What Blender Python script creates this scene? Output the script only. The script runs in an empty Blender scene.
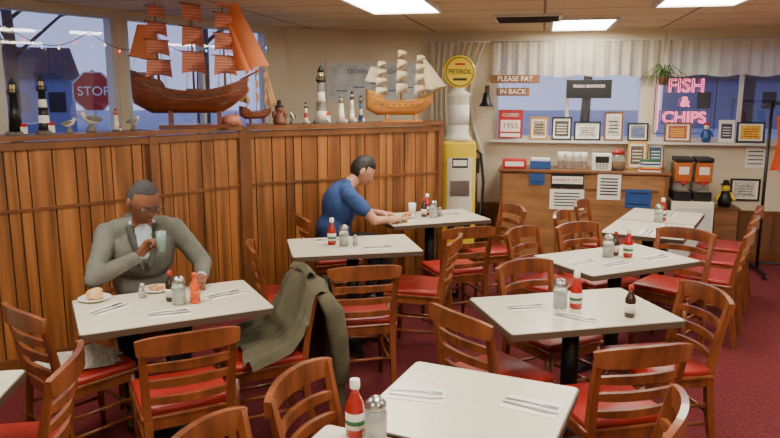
import bpy,bmesh,math,random
from mathutils import Vector,Matrix,noise
random.seed(4)
SC=bpy.context.scene; COL=SC.collection
R=math.radians
def rgb(r,g,b):
    f=lambda c:(c/255/12.92) if c/255<=.04045 else ((c/255+.055)/1.055)**2.4
    return (f(r),f(g),f(b),1)
# ---------------------------------------------------------------- materials
MC={}
def mat(name,col,rough=.5,metal=0,var=0,sc=(20,20,20),bump=0,bsc=80,em=0,trans=0,coat=0,tl=0,det=4,stripe=0):
    if name in MC: return MC[name]
    m=bpy.data.materials.new(name); m.use_nodes=True; nt=m.node_tree; N=nt.nodes; L=nt.links
    b=N['Principled BSDF']; b.inputs['Base Color'].default_value=col
    b.inputs['Roughness'].default_value=rough; b.inputs['Metallic'].default_value=metal
    b.inputs['Transmission Weight'].default_value=trans; b.inputs['Coat Weight'].default_value=coat
    tc=N.new('ShaderNodeTexCoord')
    if var:
        mp=N.new('ShaderNodeMapping'); mp.inputs['Scale'].default_value=sc
        if stripe:
            nz=N.new('ShaderNodeTexWave'); nz.wave_type='BANDS'; nz.bands_direction='Z'; nz.inputs['Scale'].default_value=stripe; nz.inputs['Distortion'].default_value=.3
            mp.inputs['Scale'].default_value=(1,1,1)
        else:
            nz=N.new('ShaderNodeTexNoise'); nz.inputs['Scale'].default_value=1; nz.inputs['Detail'].default_value=det
        cr=N.new('ShaderNodeValToRGB'); cr.color_ramp.elements[0].position=.32; cr.color_ramp.elements[1].position=.68
        cr.color_ramp.elements[0].color=[c*(1-var) for c in col[:3]]+[1]
        cr.color_ramp.elements[1].color=[min(1,c*(1+var)) for c in col[:3]]+[1]
        L.new(tc.outputs['Object'],mp.inputs[0]); L.new(mp.outputs[0],nz.inputs['Vector']); L.new(nz.outputs[1 if stripe else 0],cr.inputs[0]); L.new(cr.outputs[0],b.inputs['Base Color'])
    if bump:
        n2=N.new('ShaderNodeTexNoise'); n2.inputs['Scale'].default_value=bsc; n2.inputs['Detail'].default_value=3
        bp=N.new('ShaderNodeBump'); bp.inputs['Strength'].default_value=bump; bp.inputs['Distance'].default_value=.01
        L.new(tc.outputs['Object'],n2.inputs['Vector']); L.new(n2.outputs[0],bp.inputs['Height']); L.new(bp.outputs[0],b.inputs['Normal'])
    if em:
        b.inputs['Emission Color'].default_value=col; b.inputs['Emission Strength'].default_value=em
    if tl:
        t=N.new('ShaderNodeBsdfTranslucent'); t.inputs[0].default_value=col
        mx=N.new('ShaderNodeMixShader'); mx.inputs[0].default_value=tl
        o=N['Material Output']; L.new(b.outputs[0],mx.inputs[1]); L.new(t.outputs[0],mx.inputs[2]); L.new(mx.outputs[0],o.inputs[0])
    MC[name]=m; return m
M_chair=mat('chair_wood',rgb(126,70,38),.33,var=.45,sc=(14,14,3),coat=.3)
M_vinyl=mat('red_vinyl',rgb(152,38,30),.36,var=.2,sc=(6,6,6),bump=.15,bsc=120)
M_lam=mat('cream_laminate',rgb(214,208,186),.28,var=.05,sc=(60,60,60))
M_edge=mat('table_edge',rgb(90,74,60),.4)
M_iron=mat('cast_iron',rgb(34,32,32),.45,metal=.6)
M_panel=mat('panel_wood',rgb(146,92,46),.42,var=.6,sc=(15,15,.8),coat=.2,bump=.08,bsc=30,det=6)
M_panel2=mat('panel_wood_dark',rgb(126,76,36),.42,var=.6,sc=(15,15,.8),coat=.2,bump=.08,bsc=30,det=6)
M_groove=mat('groove_dark',rgb(40,24,12),.7)
M_ptrim=mat('panel_trim_wood',rgb(114,70,36),.4,var=.3,sc=(5,5,1.5),coat=.2)
M_carpet=mat('red_carpet',rgb(100,22,30),.95,var=.45,sc=(45,45,45),bump=.5,bsc=200)
M_wall=mat('cream_wall_paint',rgb(214,202,176),.75,var=.06,sc=(2,2,2),bump=.05,bsc=60)
M_wtrim=mat('white_trim_paint',rgb(204,202,196),.5,var=.04,sc=(3,3,3))
M_counter=mat('counter_wood',rgb(150,106,64),.45,var=.25,sc=(3,3,16),coat=.1)
M_white=mat('white_paint',rgb(232,230,222),.5)
M_paper=mat('paper_white',rgb(235,233,225),.8)
M_black=mat('black_plastic',rgb(22,22,24),.4)
M_chrome=mat('chrome',rgb(200,200,200),.2,metal=1)
M_steel=mat('stainless',rgb(170,170,168),.3,metal=1)
M_glass=mat('clear_glass',rgb(235,240,240),.05,trans=.9)
M_ketch=mat('ketchup_red',rgb(165,22,14),.25,coat=.5)
M_orange=mat('hot_sauce_orange',rgb(214,78,24),.3,coat=.4)
M_darkb=mat('dark_sauce',rgb(52,22,14),.2,coat=.5)
M_label=mat('label_white',rgb(225,220,205),.6)
M_green=mat('label_green',rgb(40,96,56),.6)
M_yel=mat('enamel_yellow',rgb(232,200,40),.3,coat=.4)
M_red=mat('enamel_red',rgb(180,34,34),.4)
M_blue=mat('enamel_blue',rgb(40,78,140),.4)
M_gold=mat('gold_paint',rgb(190,140,50),.35,metal=.7)
M_bread=mat('bread_crust',rgb(214,176,118),.8,var=.2,sc=(30,30,30))
M_plate=mat('plate_white',rgb(240,238,230),.15)
M_food=mat('food_mixed',rgb(190,130,60),.7,var=.5,sc=(60,60,60))
M_tin=mat('rope_tan',rgb(170,140,96),.8)
# ---------------------------------------------------------------- mesh builder
class MB:
    def __init__(s): s.v=[];s.f=[];s.k=[];s.s=[];s.mats=[];s.M=Matrix.Identity(4)
    def mi(s,m):
        if m not in s.mats: s.mats.append(m)
        return s.mats.index(m)
    def add(s,vs,fs,m,smooth=False):
        o=len(s.v); s.v+=[tuple(s.M@Vector(p)) for p in vs]; k=s.mi(m)
        for f in fs: s.f.append([o+i for i in f]); s.k.append(k); s.s.append(smooth)
    def box(s,c,d,m,rot=None,bev=0,smooth=False):
        bm=bmesh.new(); bmesh.ops.create_cube(bm,size=1)
        for v in bm.verts: v.co=Vector((v.co.x*d[0],v.co.y*d[1],v.co.z*d[2]))
        if bev: bmesh.ops.bevel(bm,geom=bm.edges[:],offset=bev,segments=2,affect='EDGES',profile=.5)
        T=Matrix.Translation(c)@(rot.to_4x4() if rot else Matrix.Identity(4))
        bm.verts.index_update()
        s.add([T@v.co for v in bm.verts],[[v.index for v in f.verts] for f in bm.faces],m,smooth); bm.free()
    def tube(s,pts,rad,m,seg=10,rnd=False):
        pts=[Vector(p) for p in pts]
        if not isinstance(rad,(list,tuple)): rad=[rad]*len(pts)
        rad=list(rad)
        if rnd:
            d0=(pts[0]-pts[1]).normalized(); d1=(pts[-1]-pts[-2]).normalized()
            A=[];AR=[];B=[];BR=[]
            for a in (80,60,40,20): A.append(pts[0]+d0*rad[0]*math.sin(R(a))); AR.append(rad[0]*math.cos(R(a)))
            for a in (20,40,60,80): B.append(pts[-1]+d1*rad[-1]*math.sin(R(a))); BR.append(rad[-1]*math.cos(R(a)))
            pts=A+pts+B; rad=AR+rad+BR
        vs=[];fs=[];n=len(pts)
        t=(pts[1]-pts[0]).normalized(); up=Vector((0,0,1)) if abs(t.z)<.9 else Vector((1,0,0))
        x=t.cross(up).normalized()
        for i,p in enumerate(pts):
            t=((pts[min(i+1,n-1)]-pts[max(i-1,0)])).normalized()
            x=(x-t*x.dot(t)).normalized(); y=t.cross(x)
            for j in range(seg):
                a=2*math.pi*j/seg; vs.append(p+(x*math.cos(a)+y*math.sin(a))*rad[i])
        for i in range(n-1):
            for j in range(seg):
                fs.append([i*seg+j,i*seg+(j+1)%seg,(i+1)*seg+(j+1)%seg,(i+1)*seg+j])
        s.add(vs,fs,m,True)
        s.add(vs[:seg],[list(range(seg))],m); s.add(vs[-seg:],[list(range(seg))],m)
    def bar(s,pts,w,h,m,up=(0,0,1)):
        pts=[Vector(p) for p in pts]; n=len(pts); vs=[];fs=[]
        ws=w if isinstance(w,list) else [w]*n; hs=h if isinstance(h,list) else [h]*n
        for i,p in enumerate(pts):
            t=(pts[min(i+1,n-1)]-pts[max(i-1,0)]).normalized(); u=Vector(up); sd=t.cross(u).normalized(); u=sd.cross(t).normalized()
            a=sd*ws[i]/2; b=u*hs[i]/2
            vs+=[p-a-b,p+a-b,p+a+b,p-a+b]
        for i in range(n-1):
            for j in range(4): fs.append([i*4+j,i*4+(j+1)%4,i*4+4+(j+1)%4,i*4+4+j])
        fs+= [[0,1,2,3],[n*4-4,n*4-3,n*4-2,n*4-1]]
        s.add(vs,fs,m)
    def lathe(s,prof,m,c=(0,0,0),seg=20,smooth=True):
        vs=[];fs=[];n=len(prof);c=Vector(c)
        for r,z in prof:
            for j in range(seg):
                a=2*math.pi*j/seg; vs.append(c+Vector((r*math.cos(a),r*math.sin(a),z)))
        for i in range(n-1):
            for j in range(seg): fs.append([i*seg+j,i*seg+(j+1)%seg,(i+1)*seg+(j+1)%seg,(i+1)*seg+j])
        s.add(vs,fs,m,smooth)
        s.add(vs[:seg],[list(range(seg))],m); s.add(vs[-seg:],[list(range(seg))],m)
    def ell(s,c,r,m,rot=None,seg=16,rings=10):
        vs=[];fs=[];T=Matrix.Translation(c)@(rot.to_4x4() if rot else Matrix.Identity(4))
        for i in range(rings+1):
            p=math.pi*i/rings
            for j in range(seg):
                a=2*math.pi*j/seg; vs.append(T@Vector((r[0]*math.sin(p)*math.cos(a),r[1]*math.sin(p)*math.sin(a),r[2]*math.cos(p))))
        for i in range(rings):
            for j in range(seg): fs.append([i*seg+j,i*seg+(j+1)%seg,(i+1)*seg+(j+1)%seg,(i+1)*seg+j])
        s.add(vs,fs,m,True)
    def prism(s,poly,z0,z1,m,mtop=None):
        n=len(poly); vs=[(x,y,z0) for x,y in poly]+[(x,y,z1) for x,y in poly]
        s.add(vs,[[i,(i+1)%n,n+(i+1)%n,n+i] for i in range(n)]+[list(range(n))[::-1]],m)
        s.add(vs[n:],[list(range(n))],mtop or m)
    def grid(s,fn,nu,nv,m,smooth=True):
        vs=[fn(i/nu,j/nv) for i in range(nu+1) for j in range(nv+1)]
        s.add(vs,[[i*(nv+1)+j,(i+1)*(nv+1)+j,(i+1)*(nv+1)+j+1,i*(nv+1)+j+1] for i in range(nu) for j in range(nv)],m,smooth)
    def mesh(s,name):
        me=bpy.data.meshes.new(name); me.from_pydata(s.v,[],s.f)
        for m in s.mats: me.materials.append(m)
        me.polygons.foreach_set('material_index',s.k); me.polygons.foreach_set('use_smooth',s.s)
        bm=bmesh.new(); bm.from_mesh(me); bmesh.ops.remove_doubles(bm,verts=bm.verts,dist=1e-6)
        bmesh.ops.recalc_face_normals(bm,faces=bm.faces); bm.to_mesh(me); bm.free()
        return me
    def obj(s,name,loc=(0,0,0),rz=0,parent=None,mw=None):
        return place(s.mesh(name),name,loc,rz,parent,mw)
def place(me,name,loc=(0,0,0),rz=0,parent=None,mw=None):
    o=bpy.data.objects.new(name,me); COL.objects.link(o)
    if mw is not None: o.matrix_world=mw
    else: o.location=loc; o.rotation_euler=(0,0,R(rz))
    if parent: o.parent=parent
    return o
def empty(name,loc,rz):
    e=bpy.data.objects.new(name,None); COL.objects.link(e); e.location=loc; e.rotation_euler=(0,0,R(rz)); e.empty_display_size=.1; return e
def text(parent,body,size,loc,m,ext=.002,name='lettering',bevel=0):
    c=bpy.data.curves.new(name,'FONT'); c.body=body; c.size=size; c.align_x='CENTER'; c.align_y='CENTER'; c.extrude=ext
    if bevel: c.fill_mode='NONE'; c.bevel_depth=bevel; c.extrude=0
    c.materials.append(m); o=bpy.data.objects.new(name,c); COL.objects.link(o)
    o.parent=parent; o.location=loc; o.rotation_euler=(R(90),0,0); return o
# ---------------------------------------------------------------- camera
cam=bpy.data.cameras.new('camera'); cam.sensor_width=36; cam.lens=32.45; cam.clip_start=.05; cam.clip_end=300
co=bpy.data.objects.new('camera',cam); COL.objects.link(co); co.location=(0,0,1.85); co.rotation_euler=(R(90-10.4),0,0); SC.camera=co
# ---------------------------------------------------------------- room
CH=2.5
PL=[(-3.81,-1.5),(-3.81,3.6),(-1.12,7.74),(.43,8.35),(5.2,7.335),(5.2,-1.5)]
def wmat(p0,p1):
    d=Vector((p1[0]-p0[0],p1[1]-p0[1])); a=math.atan2(d.y,d.x)
    return Matrix.Translation((p0[0],p0[1],0))@Matrix.Rotation(a,4,'Z'),d.length
def wall(name,p0,p1,ops=[],z1=CH,m=M_wall,th=.12):
    W,Ln=wmat(p0,p1); mb=MB()
    def seg(a,b,c,d):
        if b-a>1e-4 and d-c>1e-4: mb.box(((a+b)/2,th/2,(c+d)/2),(b-a,th,d-c),m)
    cur=0
    for (a,b,c,d) in ops:
        seg(cur,a,0,z1); seg(a,b,0,c); seg(a,b,d,z1); cur=b
    seg(cur,Ln,0,z1)
    return mb.obj(name,mw=W),W,Ln
opsL=[(.5,1.76,1.3,2.47),(1.84,2.84,1.3,2.47),(2.92,4.66,1.3,2.47)]
opsB=[(.78,2.42,1.29,2.3),(2.52,4.3,1.29,2.3)]
wall('wall_left',PL[0],PL[1])
_,WL,_=wall('wall_window_side',PL[1],PL[2],opsL)
_,WM,LM=wall('wall_corner',PL[2],PL[3])
_,WB,LB=wall('wall_back',PL[3],PL[4],opsB)
wall('wall_right',PL[4],PL[5]); wall('wall_rear',PL[5],PL[0])
poly=[(-4,-1.7),(-4,3.7),(-1.2,7.95),(.4,8.55),(5.4,7.5),(5.4,-1.7)]
mb=MB(); mb.prism(poly,-.1,0,M_carpet); mb.obj('floor')
mc=bpy.data.materials.new('acoustic_tile'); mc.use_nodes=True; nt=mc.node_tree; N=nt.nodes; L=nt.links; b=N['Principled BSDF']; b.inputs['Roughness'].default_value=.9
tc=N.new('ShaderNodeTexCoord'); mp=N.new('ShaderNodeMapping'); mp.inputs['Rotation'].default_value=(0,0,R(12))
br=N.new('ShaderNodeTexBrick'); br.offset=0; br.inputs['Scale'].default_value=1; br.inputs['Brick Width'].default_value=1.22; br.inputs['Row Height'].default_value=.61; br.inputs['Mortar Size'].default_value=.012
br.inputs['Color1'].default_value=rgb(226,206,168); br.inputs['Color2'].default_value=rgb(212,190,150); br.inputs['Mortar'].default_value=rgb(130,106,78)
nz=N.new('ShaderNodeTexNoise'); nz.inputs['Scale'].default_value=1.3; mx=N.new('ShaderNodeMix'); mx.data_type='RGBA'; mx.blend_type='MULTIPLY'; mx.inputs[0].default_value=.2
L.new(tc.outputs['Object'],mp.inputs[0]); L.new(mp.outputs[0],br.inputs['Vector']); L.new(tc.outputs['Object'],nz.inputs['Vector'])
L.new(br.outputs['Color'],mx.inputs[6]); L.new(nz.outputs[0],mx.inputs[7]); L.new(mx.outputs[2],b.inputs['Base Color'])
mb=MB(); mb.prism(poly,CH,CH+.1,mc); mb.obj('ceiling')
M_em=mat('light_diffuser',(1,.93,.80,1),.5,em=24)
def clight(x,y,rz,w=.58,l=1.18):
    mb=MB()
    for sx in(-1,1): mb.box((sx*w/2,0,-.012),(.03,l+.03,.024),M_wtrim)
    for sy in(-1,1): mb.box((0,sy*l/2,-.012),(w+.03,.03,.024),M_wtrim)
    mb.box((0,0,-.006),(w-.03,l-.03,.008),M_em)
    mb.obj('ceiling_light_panel',(x,y,CH-.001),rz)
for x,y in((.02,5.5),(2.2,5.0),(1.9,7.2),(-1.7,3.0),(.3,2.4),(2.6,2.2),(-1.5,0),(1.5,-.2),(4,4)): clight(x,y,-12)
mb=MB(); mb.box((0,0,-.01),(.6,.6,.02),M_wtrim)
for i in range(9): mb.box((0,-.24+i*.06,-.022),(.54,.012,.01),M_groove)
mb.obj('ceiling_vent',(1.25,6.6,CH-.001),-12)
mg=bpy.data.materials.new('window_glass'); mg.use_nodes=True; nt=mg.node_tree; nt.nodes.clear()
o=nt.nodes.new('ShaderNodeOutputMaterial'); t=nt.nodes.new('ShaderNodeBsdfTransparent'); g=nt.nodes.new('ShaderNodeBsdfGlossy'); g.inputs['Roughness'].default_value=.02
m_=nt.nodes.new('ShaderNodeMixShader'); m_.inputs[0].default_value=.09
nt.links.new(t.outputs[0],m_.inputs[1]); nt.links.new(g.outputs[0],m_.inputs[2]); nt.links.new(m_.outputs[0],o.inputs[0])
wn=0
for W,ops in((WL,opsL),(WB,opsB)):
    for (a,b_,c,d) in ops:
        wn+=1; mb=MB(); fw=.045; cx=(a+b_)/2; cz=(c+d)/2
        for x in(a+fw/2,b_-fw/2): mb.box((x,.05,cz),(fw,.09,d-c),M_wtrim)
        for z in(c+fw/2,d-fw/2): mb.box((cx,.05,z),(b_-a-2*fw,.09,fw),M_wtrim)
        if b_-a>1.5: mb.box((cx,.05,cz),(.035,.06,d-c-2*fw),M_wtrim)
        mb.box((cx,.06,cz),(b_-a-2*fw,.004,d-c-2*fw),mg)
        mb.obj('window_%d'%wn,mw=W)
for W,ops,k in((WL,opsL,2),(WB,opsB,3)):
    mb=MB(); a=ops[0][0]; b_=ops[-1][1]; mb.box(((a+b_)/2,-.065,ops[0][2]-.012),(b_-a+.06,.13,.024),M_wtrim); mb.obj('trim_%d'%k,mw=W)
M_wains=mat('wainscot_wood',rgb(112,72,44),.5,var=.35,sc=(12,12,1.2))
mb=MB(); n=int(LB/.12)
for i in range(n): mb.box((.06+i*.12,-.012,.26),(.114,.02,.5),M_wains)
mb.box((LB/2,-.02,.53),(LB,.035,.04),M_ptrim); mb.obj('trim_1',mw=WB)
mb=MB(); mb.box((LB/2,-.035,.05),(LB-.05,.025,.1),M_ptrim); mb.obj('baseboard_back',mw=WB)
mb=MB(); mb.box((LM/2,-.015,.05),(LM-.1,.025,.1),M_ptrim); mb.obj('baseboard_corner',mw=WM)
# ---------------------------------------------------------------- partition
PZ=1.53
PP=[(-3.1,3.86),(-1.73,5.1),(-1.22,5.75),(.47,6.67)]
mb=MB(); rp=random.Random(7)
for i in range(3):
    W,Ln=wmat(PP[i],PP[i+1]); mb.M=W
    mb.box((Ln/2,.06,PZ/2-.01),(Ln,.09,PZ-.02),M_groove)
    ws=[]
    while sum(ws)<Ln: ws.append(rp.choice((.075,.1,.125,.15)))
    k_=Ln/sum(ws); x0=0
    for w in ws:
        w*=k_; xc=x0+w/2; x0+=w; h0=1.08; pmz=M_panel if rp.random()<.65 else M_panel2
        mb.box((xc,.007,h0/2+.03),(w-.009,.02,h0-.06),pmz)
        mb.box((xc,.007,(h0+PZ)/2),(w-.009,.02,PZ-h0-.02),pmz)
        mb.box((xc,.113,PZ/2),(w-.009,.02,PZ-.04),pmz)
    mb.box((Ln/2,-.006,1.08),(Ln,.016,.022),M_ptrim)
    mb.box((Ln/2,.11,PZ+.014),(Ln+.05,.3,.032),M_ptrim)
    mb.box((Ln/2,-.012,PZ-.035),(Ln,.02,.05),M_ptrim)
    mb.box((Ln/2,-.01,.05),(Ln,.03,.1),M_ptrim)
    mb.box((0,-.008,PZ/2),(.05,.035,PZ-.01),M_ptrim)
    if i==2: mb.box((.03,-.012,PZ/2),(.09,.045,PZ-.01),M_ptrim); mb.box((Ln,.055,PZ/2),(.05,.16,PZ-.01),M_ptrim)
mb.M=Matrix.Identity(4); mb.obj('partition_wall')
SZ=PZ+.031
def shelf(i,s,off=.12):
    W,Ln=wmat(PP[i],PP[i+1]); p=W@Vector((s*Ln,off,0)); return (p.x,p.y,SZ),math.degrees(W.to_euler().z)
# ---------------------------------------------------------------- tables
def rrect(w,d,r,n=5):
    P=[]
    for cx,cy,a0 in((w/2-r,d/2-r,0),(-w/2+r,d/2-r,90),(-w/2+r,-d/2+r,180),(w/2-r,-d/2+r,270)):
        for i in range(n+1):
            a=R(a0+90*i/n); P.append((cx+r*math.cos(a),cy+r*math.sin(a)))
    return P
def table_mesh(w,d):
    mb=MB(); mb.prism(rrect(w,d,.02),.718,.748,M_edge); mb.prism(rrect(w-.012,d-.012,.018),.7481,.7515,M_lam)
    mb.box((0,0,.705),(.4,.3,.025),M_iron)
    mb.tube([(0,0,.03),(0,0,.7)],.045,M_iron,16)
    mb.lathe([(.1,.03),(.09,.06),(.05,.1),(.046,.13)],M_iron)
    for a in range(4):
        an=R(45+90*a) if d<.59 else R(90*a); L_=.27; c,s_=math.cos(an),math.sin(an)
        mb.bar([(c*.03,s_*.03,.06),(c*.15,s_*.15,.045),(c*L_,s_*L_,.02)],[.07,.06,.05],[.06,.04,.025],M_iron)
        mb.ell((c*L_,s_*L_,.015),(.028,.028,.015),M_iron,seg=10,rings=6)
    return mb.mesh('dining_table')
TM=table_mesh(.91,.6); TM3=table_mesh(.93,.61); TM2=table_mesh(.66,.62)
TABS=[(TM,.93,3.45,13),(TM3,-1.14,3.53,27),(TM,-.27,4.957,12),(TM,.35,6.09,20),(TM,1.5,4.547,25),
 (TM2,2.08,5.55,60),(TM2,2.42,6.14,60),(TM,-1.86,2.3,8)]
for me,x,y,a in TABS: place(me,'dining_table',(x,y,0),a)
ca,sa=math.cos(R(-24)),math.sin(R(-24))
place(TM2,'dining_table',(.11+.33*ca+.31*sa,2.75+.33*sa-.31*ca,0),-24)
place(TM2,'dining_table',(.09+.28*ca+.94*sa,2.75+.28*sa-.94*ca,0),-24)
# ---------------------------------------------------------------- chairs
def chair_mesh():
    mb=MB()
    for s in(-1,1):
        mb.tube([(s*.18,.185,0),(s*.178,.175,.25),(s*.175,.17,.43)],[.014,.018,.021],M_chair,10)
        mb.bar([(s*.18,-.25,0),(s*.178,-.205,.25),(s*.178,-.185,.45),(s*.185,-.21,.62),(s*.195,-.255,.83)],[.03,.034,.036,.032,.026],[.034,.036,.038,.032,.026],M_chair,up=(0,1,0))
        mb.tube([(s*.178,.178,.2),(s*.178,-.21,.2)],.010,M_chair,8)
        mb.tube([(s*.178,.178,.3),(s*.178,-.2,.3)],.010,M_chair,8)
    mb.tube([(-.178,.178,.25),(.178,.178,.25)],.010,M_chair,8); mb.tube([(-.178,-.21,.25),(.178,-.21,.25)],.010,M_chair,8)
    for s in(-1,1):
        mb.box((s*.175,-.005,.425),(.03,.36,.05),M_chair); mb.box((0,s*.175-.005,.425),(.35,.03,.05),M_chair)
    mb.box((0,0,.455),(.41,.40,.02),M_chair,bev=.006)
    mb.box((0,.003,.478),(.40,.385,.045),M_vinyl,bev=.018,smooth=True)
    def rail(z,h,yb,bow,hw,arch=0,th=.02):
        P=[];H=[]
        for i in range(13):
            x=-1+i/6; P.append((x*hw,yb-bow*(1-x*x),z+arch*(1-x*x))); H.append(h*(.72+.28*(1-x**4)))
        mb.bar(P,th,H,M_chair)
    rail(.80,.085,-.252,.045,.215,.012,.024)
    rail(.70,.038,-.226,.042,.185,.006)
    rail(.62,.038,-.208,.038,.182,.004)
    rail(.54,.034,-.196,.034,.180,.002)
    return mb.mesh('dining_chair')
CM=chair_mesh()
CC=(-.70,3.56,207)
CH_=[(-.97,3.07,117),(-1.56,3.36,50),CC,(-.66,4.63,12),(-.2,4.22,102),(.2,4.85,165),(.5,5.38,110),(.84,6.02,200),
 (.53,3.26,35),(.93,3.84,-60),(1.16,4.90,-45),(1.55,5.04,-65),(1.66,5.66,-30),(1.98,6.24,-30),(2.38,5.14,150),(2.68,5.66,150),(2.97,6.15,150),(1.99,4.85,228),
 (1.37,3.44,190),(.96,2.93,103),(.68,2.24,156),(-.09,2.28,-24),(-.33,1.85,-24),(-1.50,2.52,190),(-1.5,4.12,-63),(-.47,5.72,20)]
for x,y,f in CH_: place(CM,'dining_chair',(x,y,0),f-90)
# ---------------------------------------------------------------- table objects
TZ=.752
def ketchup():
    mb=MB(); mb.lathe([(.028,0),(.031,.004),(.031,.09),(.027,.115),(.014,.145),(.0125,.165)],M_ketch)
    mb.lathe([(.0318,.03),(.0318,.085)],M_label); mb.lathe([(.016,.163),(.017,.168),(.016,.192),(.008,.195)],M_white); mb.lathe([(.0321,.045),(.0321,.06)],M_green)
    return mb.mesh('ketchup_bottle')
def sugar():
    mb=MB(); mb.lathe([(.034,0),(.036,.004),(.036,.1),(.03,.115)],M_glass); mb.lathe([(.032,.006),(.032,.08)],M_white)
    mb.lathe([(.033,.112),(.035,.118),(.033,.135),(.018,.15),(.006,.153)],M_steel); return mb.mesh('sugar_dispenser')
def shaker():
    mb=MB(); mb.lathe([(.018,0),(.02,.003),(.016,.055),(.015,.06)],M_glass); mb.lathe([(.0155,.004),(.0145,.04)],M_white)
    mb.lathe([(.0165,.058),(.017,.064),(.012,.078),(.004,.082)],M_steel); return mb.mesh('salt_shaker')
def sauce(m,cap):
    mb=MB(); mb.lathe([(.024,0),(.026,.003),(.026,.09),(.02,.105),(.011,.125),(.010,.14)],m)
    mb.lathe([(.0265,.025),(.0265,.07)],M_label if m!=M_orange else M_orange); mb.lathe([(.013,.138),(.013,.16),(.008,.163)],cap); return mb.mesh('hot_sauce_bottle')
def setting():
    mb=MB(); mb.box((0,0,.001),(.2,.115,.0015),M_paper); mb.box((0,.02,.0025),(.2,.07,.001),M_paper,rot=Matrix.Rotation(R(4),3,'Z'))
    mb.bar([(-.1,.01,.005),(-.02,.014,.008),(.035,.016,.005)],[.014,.008,.008],.002,M_steel)
    mb.box((.045,.016,.006),(.02,.024,.002),M_steel)
    for k in range(4): mb.box((.07,.0065+k*.0065,.006),(.04,.0032,.002),M_steel)
    mb.bar([(-.1,-.02,.005),(-.0,-.022,.005)],[.013,.010],.003,M_steel); mb.bar([(0,-.022,.005),(.06,-.023,.005),(.1,-.018,.005)],[.017,.019,.006],.002,M_steel)
    return mb.mesh('place_setting')
KM,SM,HM,PM=ketchup(),sugar(),shaker(),setting(); SO=sauce(M_orange,M_orange); SD=sauce(M_darkb,M_red)
def put(me,name,x,y,rz=0,z=TZ): return place(me,name,(x,y,z),rz)
put(KM,'ketchup_bottle',.95,3.46,20); put(SM,'sugar_dispenser',.872,3.47); put(SD,'hot_sauce_bottle',1.18,3.32)
put(PM,'place_setting',.70,3.47,10); put(PM,'place_setting',.91,3.29,-35)
put(PM,'place_setting',.10,2.42,-14); put(PM,'place_setting',.50,2.32,-30)
put(KM,'ketchup_bottle',-.112,2.11,60); put(SM,'sugar_dispenser',-.045,2.07)
put(SD,'hot_sauce_bottle',-1.16,3.585); put(SM,'sugar_dispenser',-1.10,3.53); put(SO,'hot_sauce_bottle',-1.02,3.55); put(HM,'salt_shaker',-1.33,3.64)
put(PM,'place_setting',-.90,3.70,40); put(PM,'place_setting',-1.10,3.37,20); put(PM,'place_setting',-1.43,3.44,60)
put(KM,'ketchup_bottle',-.42,4.97,0); put(SM,'sugar_dispenser',-.33,4.93); put(HM,'salt_shaker',-.25,4.92)
put(PM,'place_setting',-.08,4.87,15); put(PM,'place_setting',-.45,5.12,15)
put(SD,'hot_sauce_bottle',.30,6.1); put(SM,'sugar_dispenser',.38,6.06); put(KM,'ketchup_bottle',.33,6.17); put(HM,'salt_shaker',.44,6.12)
put(PM,'place_setting',.55,6.2,20)
put(KM,'ketchup_bottle',1.59,4.58,0); put(SM,'sugar_dispenser',1.46,4.59); put(SD,'hot_sauce_bottle',1.52,4.63); put(PM,'place_setting',1.78,4.56,30); put(PM,'place_setting',1.25,4.42,30); put(PM,'place_setting',1.45,4.38,30)
put(SM,'sugar_dispenser',2.27,5.85); put(KM,'ketchup_bottle',2.33,5.92); put(PM,'place_setting',2.02,5.4,60); put(PM,'place_setting',2.25,5.6,60); put(PM,'place_setting',2.5,6.2,60)
def plate(name,x,y,food):
    mb=MB(); mb.lathe([(.05,0),(.055,.002),(.085,.014),(.083,.016),(.05,.005),(.001,.005)],M_plate,seg=28)
    if food=='roll': mb.ell((0,0,.03),(.045,.04,.03),M_bread); mb.ell((.01,.01,.05),(.03,.025,.015),M_bread)
    else:
        for i in range(14):
            a=random.random()*6.3; r=random.random()*.045; mb.ell((r*math.cos(a),r*math.sin(a),.013+random.random()*.012),(.016,.012,.011),M_food if i%3 else M_bread,seg=8,rings=6)
    return mb.obj(name,(x,y,TZ))
plate('bread_plate',-1.57,3.60,'roll'); plate('dinner_plate',-1.30,3.78,'food'); plate('dinner_plate',.15,6.06,'food')
mb=MB(); mb.lathe([(.03,0),(.036,.1),(.034,.1),(.028,.004),(.001,.004)],M_white); mb.obj('coffee_mug',(.2,6.22,TZ))
mb=MB()
for k,(a,dz) in enumerate(((12,0),(-8,.006),(25,.012))):
    mb.grid(lambda u,v:Matrix.Rotation(R(a),3,'Z')@Vector(((u-.5)*.33,(v-.5)*.26,dz+.012*math.sin(u*3+k)**2)),8,4,mat('newsprint',rgb(180,176,162),.85,var=.3,sc=(60,14,14)))
mb.obj('folded_newspaper',(-1.56,3.35,.505),30)
# ---------------------------------------------------------------- draped coat
M_coat=mat('olive_coat_cloth',rgb(84,80,60),.9,var=.15,sc=(12,12,12),bump=.25,bsc=60)
M_lining=mat('coat_lining',rgb(48,44,36),.8)
mb=MB(); prof=[(.12,.505),(.0,.53),(-.09,.56),(-.155,.64),(-.19,.73),(-.215,.81),(-.235,.865),(-.27,.89),(-.32,.86),(-.345,.74),(-.355,.6),(-.365,.45),(-.36,.24)]
def coat(u,v):
    f=v*(len(prof)-1); i=min(int(f),len(prof)-2); t=f-i; y=prof[i][0]*(1-t)+prof[i+1][0]*t; z=prof[i][1]*(1-t)+prof[i+1][1]*t
    q=abs(v-.56)*2
    x=(u-.5)*(.48+.12*q)+.012*math.sin(v*17)*q
    fold=.024*math.sin(u*19+v*3)*min(1,q)**.7+.014*math.sin(u*41-v*6)*min(1,q)
    if v>.56: y-=fold+.02*math.sin(math.pi*u)
    else: z+=abs(fold)*1.4; y+=.02*math.sin(u*11)*(1-v)
    return (x,y,z-.05*(2*abs(u-.5))**3*(1 if v>.3 else .2)+(.03*math.sin(u*9) if v==1 else 0))
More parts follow.
